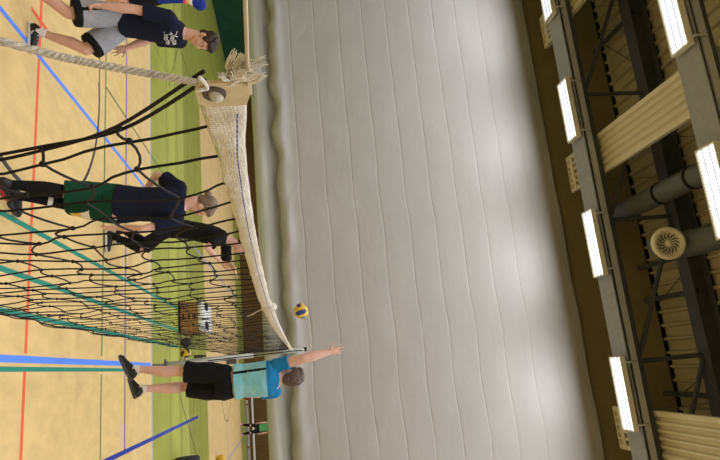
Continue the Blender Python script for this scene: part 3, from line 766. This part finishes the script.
def decal(surface, polys, origin, ux, uz, cast, ma, name, r):
    """thin raised strokes laid on a cloth: each poly is a list of (u, v) in metres"""
    off = surface.matrix_basis.translation
    bv = BVHTree.FromPolygons([v.co[:] for v in surface.data.vertices], [p.vertices[:] for p in surface.data.polygons])
    bm = bmesh.new(); ok = False
    for pl in polys:
        pts = []
        for u, v in pl:
            hit = bv.ray_cast(V(origin) + V(ux) * u + V(uz) * v - V(cast) * .6, V(cast))
            if hit[0] is not None: pts.append(hit[0] + hit[1] * .0015 if hit[1].dot(V(cast)) < 0 else hit[0] - hit[1] * .0015)
        if len(pts) > 1: tube(bm, pts, r, 6); ok = True
    o = obj(name, bm, ma, None); o.parent = surface; return o

# player in navy shirt and grey shorts, striding to the right
hemcol = lambda c, J, k, t: 1 if any(abs((c - J['hp' + s]).dot((J['kn' + s] - J['hp' + s]).normalized()) / (J['kn' + s] - J['hp' + s]).length - k) < t and (c - J['hp' + s].lerp(J['kn' + s], k)).length < .16 for s in 'RL') else 0
def p1short(c, J):
    if hemcol(c, J, .86, .085): return 1
    d = (J['knR'] - J['hpR']); k = (c - J['hpR']).dot(d) / d.length_squared
    ln = c - (J['hpR'] + d * k); 
    if c.y < J['hpR'].y - .02 and -.3 < k < .8 and abs(ln.x * 1 + .01 - .05 * k) < .016: return 1
    return 0
P1 = dict(base=(-3.5, 5.12, 0), label='person in navy t-shirt and grey black-edged shorts, head bowed, striding with a clenched fist', s=1.04, armr=1.15, fwd=(.97, .05, 0),
    pelvis=(-3.585, 5.22, .87), neck=(-3.45, 5.26, 1.46), head=(-3.37, 5.27, 1.645), face=(.90, -.16, -.44), headup=(.4, 0, .9),
    wrR=(-3.52, 4.87, .69), shR=(-3.50, 5.05, 1.335), elhR=(-3.80, 4.7, 1.0), handR=(.05, .0, -1), palmR=(.95, .1, 0), curlR=1.25, thumbR=1,
    wrL=(-3.43, 5.47, .835), elhL=(-3.8, 5.6, 1.0), handL=(.30, -.1, -.85), palmL=(.3, -.9, 0), curlL=.22, spreadL=.30, tspreadL=.9,
    anL=(-3.43, 5.16, .09), knhL=(-2.9, 5.3, .6), toeL=(.98, .16, 0), anR=(-3.68, 4.74, .10), knhR=(-2.5, 5.0, .5), toeR=(.85, .25, -.40),
    shoeupR=(.4, 0, .9), shirt=M['navy'], shorts=M['greycloth'], shortmats=[M['blackcloth']], shortpaint=p1short, shortlen=.90, shortw=.122, hem=-.02,
    hair=M['hair_brown'], shoe=M['shoe_black'], sole=M['white'], solelabel='white shoe sole', sock=M['white'], socklen=.17, lace=M['white'], sleeve=.75)
root, J, shirt, sho, H, ax = person('person', P1)
# pale script on the chest and a small tick
strokes = []
rs = random.Random(3)
for row, (v0, n_) in enumerate(((.06, 7), (.0, 6))):
    for q in range(n_):
        u = -.11 + q * .03 + row * .012; strokes.append([(u + .012 * math.cos(a * .9) * (1 if q % 2 else .7), v0 + .016 * math.sin(a * .9) + .006 * (q % 3)) for a in range(7)])
    strokes.append([(-.12 + .012 * row, v0 - .012), (.0, v0 - .016), (.09, v0 + .004)])
decal(shirt, strokes, (-3.42, 5.22, 1.28), (0, -1, 0), (.15, 0, 1), V((-.95, .3, 0)).normalized(), M['white'], 'chest_lettering', .0030)
decal(shirt, [[(-.03, .012), (-.012, -.006), (.0, -.006), (.035, .02)]], (-3.42, 5.18, 1.385), (0, -1, 0), (0, 0, 1), V((-.95, .3, 0)).normalized(), M['white'], 'chest_emblem', .004)
shoes = [o for o in root.children if o.name.startswith('shoe')]
for so in shoes[1:2]:
    decal(so, [[(-.055, .012), (-.045, -.008), (-.02, -.008), (.045, .022)]], (-3.36, 5.15, .055), (1, 0, 0), (0, 0, 1), V((0, 1, 0)), M['white'], 'shoe_emblem', .0042)

# player seen from behind in navy shirt and green shorts
def p2short(c, J):
    d = (J['knR'] - J['hpR']); k = (c - J['hpR']).dot(d) / d.length_squared; p = c - (J['hpR'] + d * k)
    if .45 < k < .93 and p.x > .02 and p.y < 0.03 and abs(p.y + .03 - (k - .7) * .1) < .035: return 1 if k > .66 else 2
    return 0
P2 = dict(base=(-1.62, 5.0, 0), label='person with a hair bun seen from behind, navy t-shirt, green shorts and black knee socks', s=.985, fwd=(.45, .89, 0), hipright=(.86, -.5, 0),
    pelvis=(-1.60, 5.06, .90), neck=(-1.555, 5.05, 1.475), head=(-1.545, 5.07, 1.607), face=(.72, .45, -.42), headup=(.3, .2, .9), broad=1.02,
    shR=(-1.375, 4.98, 1.39), shL=(-1.735, 5.09, 1.40),
    wrR=(-1.355, 4.97, .905), elhR=(-1.2, 4.7, 1.1), handR=(.02, .05, -1), palmR=(-.9, .3, 0), curlR=.4,
    wrL=(-1.74, 5.30, 1.02), elhL=(-2.4, 5.2, 1.1), handL=(.5, .6, -.3), palmL=(.5, -.5, 0), curlL=.5,
    anR=(-1.675, 4.93, .10), knhR=(-1.75, 5.5, .5), toeR=(.62, .78, 0), anL=(-1.72, 4.74, .10), knhL=(-1.2, 5.6, .5), toeL=(.3, .95, -.1),
    shirt=M['navy'], shorts=M['greencloth'], shortmats=[M['yellowcloth'], M['white']], shortpaint=p2short, shortlen=1.04, shortw=.108, hips=1.25, hem=-.06,
    hair=M['hair_ash'], hairstyle='bun', bun=(-.0, -.125, .012), shoe=M['shoe_black'], sole=M['shoe_grey'], soleL=M['shoe_red'], sock=M['blackcloth'], socklen=.93, sockband=.56, sleeve=.66, skin=M['skin_pale'])
person('person', P2)

# player reaching forward beyond the net, all in black
P3 = dict(base=(-1.95, 7.55, 0), label='person in black reaching both forearms forward behind the net, head hidden by the tape', s=1.0, fwd=(.95, .25, 0),
    pelvis=(-2.02, 7.58, .86), neck=(-1.80, 7.56, 1.58), head=(-1.70, 7.56, 1.775), face=(.95, .1, -.1), bend=-.02, vox=.009,
    shR=(-1.84, 7.40, 1.52), shL=(-1.80, 7.74, 1.53),
    wrR=(-1.46, 7.36, 1.50), elhR=(-1.65, 7.1, 1.1), handR=(.7, 0, .45), palmR=(0, .3, .9), curlR=.5,
    wrL=(-1.42, 7.66, 1.64), elhL=(-1.5, 7.9, 1.5), handL=(.9, -.1, .1), palmL=(0, 0, 1), curlL=.3,
    anR=(-1.93, 7.50, .10), knhR=(-1.3, 7.5, .5), toeR=(.95, .15, 0), anL=(-2.12, 7.85, .10), knhL=(-1.4, 7.8, .5), toeL=(.9, .3, 0),
    shirt=M['blackcloth'], shorts=M['blackcloth'], shortlen=.96, shortw=.085, hem=-.05,
    hair=M['hair_brown'], shoe=M['shoe_black'], sole=M['white'], solelabel='white shoe sole', sock=M['blackcloth'], socklen=.97, sleeve=.8, skin=M['skin_pale'])
person('person', P3)

# jumping player at the far post
K5 = lambda x, z: None
def p5shirt(c, J):
    for s in 'RL':
        d = (J['el' + s] - J['sh' + s]); k = (c - J['sh' + s]).dot(d) / d.length_squared
        if k > -.12 and (c - (J['sh' + s] + d * min(1, k))).length < .105: return 1
    if c.z > 2.05: return 1
    z0 = (c.z - 1.66) / .45; x0 = -.035 - .02 * z0
    if 0 < z0 < .95 and abs(c.x - x0) < .013 and c.y < 6.47: return 2
    return 0
P5 = dict(base=(.03, 6.45, 0), label='person in cyan t-shirt and black shorts jumping with an arm up beside the post', s=1.08, armr=1.28, fwd=(-.45, .89, 0),
    pelvis=(.055, 6.46, 1.62), neck=(.065, 6.45, 2.20), head=(.05, 6.47, 2.305), face=(-.55, .78, .05), bend=.02,
    shL=(-.075, 6.40, 2.16), shR=(.20, 6.56, 2.12),
    wrL=(-.165, 6.36, 2.735), elhL=(-.1, 5.2, 2.4), handL=(-.1, 0, 1), palmL=(-.5, .8, 0), curlL=.12, spreadL=.32, tspreadL=.9, thumbL=1,
    wrR=(-.02, 6.92, 1.98), elhR=(.25, 7.0, 1.6), handR=(-.4, .4, .3), palmR=(-.6, 0, 0), curlR=.3,
    anL=(-.175, 6.43, .66), knhL=(-.3, 7.2, 1.1), toeL=(-.80, .25, -.42), shoeupL=(-.35, 0, .9), anR=(.035, 6.47, .71), knhR=(-.1, 7.4, 1.15), toeR=(-.55, .55, -.30), shoeupR=(-.2, 0, .9),
    shirt=M['cyancloth'], shirtmats=[M['tealcloth'], M['blackcloth']], shirtpaint=p5shirt, shorts=M['blackcloth'], shortlen=.86, shortw=.108, hem=.14, fold=2.6,
    hair=M['hair_grey'], shoe=M['shoe_black'], sole=M['shoe_grey'], sock=M['offwhite'], socklen=.12, sleeve=.52, skin=M['skin_pale'])
person('person', P5)

# player at the left edge, mostly outside the photo
def p4shirt(c, J):
    k = (c.z - 1.02) / .5
    d = (c.z - 1.22) + (c.x + 4.85) * .5
    if .02 < d < .055: return 1
    if .055 <= d < .10: return 2
    if .10 <= d < .13: return 3
    return 0
P4 = dict(base=(-4.98, 6.6, 0), label='person in blue jersey with pink and yellow stripes, mostly outside the photo edge', s=1.0, fwd=(.6, -.7, 0),
    pelvis=(-4.98, 6.6, .90), neck=(-4.97, 6.6, 1.50), head=(-4.94, 6.56, 1.68), face=(.8, -.5, 0),
    wrR=(-5.25, 6.45, .90), elhR=(-5.6, 6.6, 1.1), wrL=(-4.86, 6.40, 1.30), elhL=(-5.1, 6.3, .9), handL=(.2, -.3, .8),
    anR=(-5.12, 6.55, .1), knhR=(-4.6, 6.0, .5), toeR=(.6, -.7, 0), anL=(-5.0, 6.75, .1), knhL=(-4.4, 6.2, .5), toeL=(.7, -.6, 0),
    shirt=M['bluecloth'], shirtmats=[M['pinkcloth'], M['yellowcloth'], M['white']], shirtpaint=p4shirt, shorts=M['blackcloth'], shortlen=.8, hem=-.02,
    hair=M['hair_brown'], shoe=M['shoe_black'], sole=M['white'], sock=M['white'], vox=.01)
person('person', P4)

# far player in green near the far wall
P6 = dict(base=(2.18, 25.4, 0), label='small distant person in green top, black leggings and pink shoes near the far wall', s=.93, fwd=(-.1, -1, 0),
    pelvis=(2.19, 25.4, .80), neck=(2.21, 25.4, 1.36), head=(2.21, 25.38, 1.52), face=(-.2, -1, 0), vox=.014,
    wrR=(1.99, 25.3, .78), elhR=(1.85, 25.7, 1.0), wrL=(2.43, 25.3, .76), elhL=(2.6, 25.7, 1.0),
    anR=(2.0, 25.4, .09), knhR=(2.0, 24, .5), toeR=(-.3, -.95, 0), anL=(2.37, 25.42, .09), knhL=(2.4, 24, .5), toeL=(.3, -.95, 0),
    shirt=M['kelly'], shorts=M['blackcloth'], shortlen=.97, shortw=.075, hem=-.05, hair=M['hair_brown'], hairstyle='bun', shoe=M['shoe_pink'], sole=M['white'], sock=M['blackcloth'], socklen=.97)
person('person', P6)
# ------------------------------------------------------------------ balls
def ball(name, c, r, label, base, second, cat='ball', group=None, third=None, spin=(0, 0, 0)):
    t = thing(name, (c[0], c[1], c[2] - r), label, cat, group); bm = bmesh.new()
    bmesh.ops.create_icosphere(bm, subdivisions=4, radius=r)
    rot = Matrix.Rotation(spin[0], 3, 'X') @ Matrix.Rotation(spin[1], 3, 'Y') @ Matrix.Rotation(spin[2], 3, 'Z'); idx = {}
    for v in bm.verts:
        d = v.co.normalized(); a = [abs(q) for q in d]; k = a.index(max(a)); o_ = d[(k + 1) % 3] / max(a)
        g = min(abs(o_ - .33), abs(o_ + .33)); s2 = sorted(a); e = s2[2] - s2[1]
        v.co = d * r * (1 - .012 * math.exp(-(g / .05) ** 2) - .012 * math.exp(-(e / .04) ** 2))
    for fc in bm.faces:
        d = fc.calc_center_median().normalized(); a = [abs(q) for q in d]; k = a.index(max(a)); o_ = d[(k + 1) % 3] / max(a)
        fc.material_index = (1 if abs(o_) < .33 else 0) if third is None else (1 if abs(o_) < .33 else (2 if o_ > 0 else 0))
    for v in bm.verts: v.co = rot @ v.co + V(c)
    o = obj('panelled_shell', bm, base, t, True); o.data.materials.append(second)
    if third: o.data.materials.append(third)
    return t
ball('volleyball', (-.79, 7.8, 2.50), .105, 'yellow and blue volleyball in the air above the net', M['ball_yellow'], M['ball_blue'], spin=(1.65, .3, .25))
ball('volleyball', (-.80, 12.64, .106), .106, 'dark grey ball on the green floor beside the vaulting box', M['ball_black'], M['shoe_grey'], spin=(.3, .4, 0))
ball('volleyball', (-.583, 12.60, .106), .106, 'yellow and black ball on the green floor between two other balls', M['ball_yellow'], M['ball_black'], spin=(.6, .9, .3))
ball('volleyball', (-.365, 12.58, .106), .106, 'red and white ball on the green floor behind the far post', M['white'], M['ball_red'], spin=(.2, 1.4, 0))
ball('gym_ball', (.98, 27.75, .14), .14, 'small red ball on the floor in front of the far white bench', M['ball_red'], M['ball_red'])
ball('training_ball', (2.26, 17.55, .13), .13, 'yellow ball on the far court at the lower photo edge', M['ball_yellow'], M['ball_yellow'])

# ------------------------------------------------------------------ vaulting box
t = thing('vaulting_box', (-1.32, 12.85, 0), 'brown wooden vaulting box with a white padded top on the green floor', 'vaulting box')
X0_, X1_, Y0_, Y1_ = -1.65, -.99, 12.34, 13.5
obox('base_frame', (X0_ + .01, X1_ - .01, Y0_ + .01, Y1_ - .01, 0, .045), M['black'], t)
for k in range(3):
    z0 = .045 + k * .118; ins = .012 * k
    bm = bmesh.new(); box(bm, X0_ + ins, X1_ - ins, Y0_ + ins, Y1_ - ins, z0, z0 + .115); bmesh.ops.bevel(bm, geom=bm.edges[:], offset=.006, segments=1, affect='EDGES')
    sct = obj('box_tier', bm, M['wood_box'], t)
    h_ = obox('hand_slot', (-1.38, -1.26, Y0_ + ins - .004, Y0_ + ins + .002, z0 + .045, z0 + .075), M['black']); h_.parent = sct
bm = bmesh.new(); xm = (X0_ + X1_) / 2
eloft(bm, [((xm, y, .47), V((.315, 0, 0)), V((0, 0, hh))) for y, hh in ((Y0_ + .01, .06), (Y0_ + .03, .07), (Y1_ - .03, .07), (Y1_ - .01, .06))], 28, 4)
obj('padded_top', bm, M['white'], t, True)
for k, (x, lab) in enumerate(((-1.52, 'dark shirt lying folded at one end of the vaulting box top'), (-1.12, 'dark shirt lying folded at the other end of the vaulting box top'))):
    bm = bmesh.new(); ellip(bm, (x, 12.52, .572), (V((.10, 0, 0)), V((0, .10, .0)), V((0, 0, .028))), 18, 10)
    o = obj('folded_shirt', bm, M['bag'], None, True)
    for v in o.data.vertices: v.co.z += .01 * noise.noise(v.co * 14)
    tag(o, lab, 'clothing')
# ------------------------------------------------------------------ bottle behind the balls
t = thing('water_bottle', (-.55, 14.25, 0), 'dark slim bottle standing on the green floor behind the balls', 'bottle')
bm = bmesh.new(); tube(bm, [(-.55, 14.25, z) for z in (0, .01, .19, .22, .245)], [.034, .038, .038, .022, .018], 16); obj('body', bm, M['shoe_grey'], t, True)
bm = bmesh.new(); tube(bm, [(-.55, 14.25, z) for z in (.243, .28)], .02, 14); obj('cap', bm, M['black'], t, True)
# ------------------------------------------------------------------ bag at the edge
t = thing('sports_bag', (1.56, 11.75, 0), 'dark sports bag on the green floor at the lower photo edge', 'bag')
bm = bmesh.new(); eloft(bm, [((1.40 + d, 11.75, .24), V((0, .17 * q, 0)), V((0, 0, .235 * q))) for d, q in ((0, .86), (.02, .97), (.1, 1), (.5, 1), (.58, .97), (.60, .86))], 26, 3)
b_ = obj('bag_body', bm, M['bag'], t, True)
bm = bmesh.new(); tube(bm, crom([V((1.55, 11.60, .3)), V((1.56, 11.6, .48)), V((1.66, 11.66, .54)), V((1.78, 11.6, .48)), V((1.79, 11.60, .3))], 5), .014, 8); obj('handle', bm, M['pinkcloth'], t, True)
# ------------------------------------------------------------------ bench at the far wall
t = thing('gym_bench', (4.2, 28.1, 0), 'long low white bench in front of the dark far wall', 'bench')
bm = bmesh.new(); box(bm, 1.0, 8.0, 27.95, 28.25, .30, .37); obj('seat_board', bm, M['white'], t)
bm = bmesh.new(); box(bm, 1.0, 8.0, 28.08, 28.12, .18, .30); obj('stretcher', bm, M['wood_box'], t)
for x in (1.3, 3.2, 5.2, 7.6):
    bm = bmesh.new(); box(bm, x, x + .06, 27.97, 28.23, 0, .30); obj('leg', bm, M['wood_box'], t)
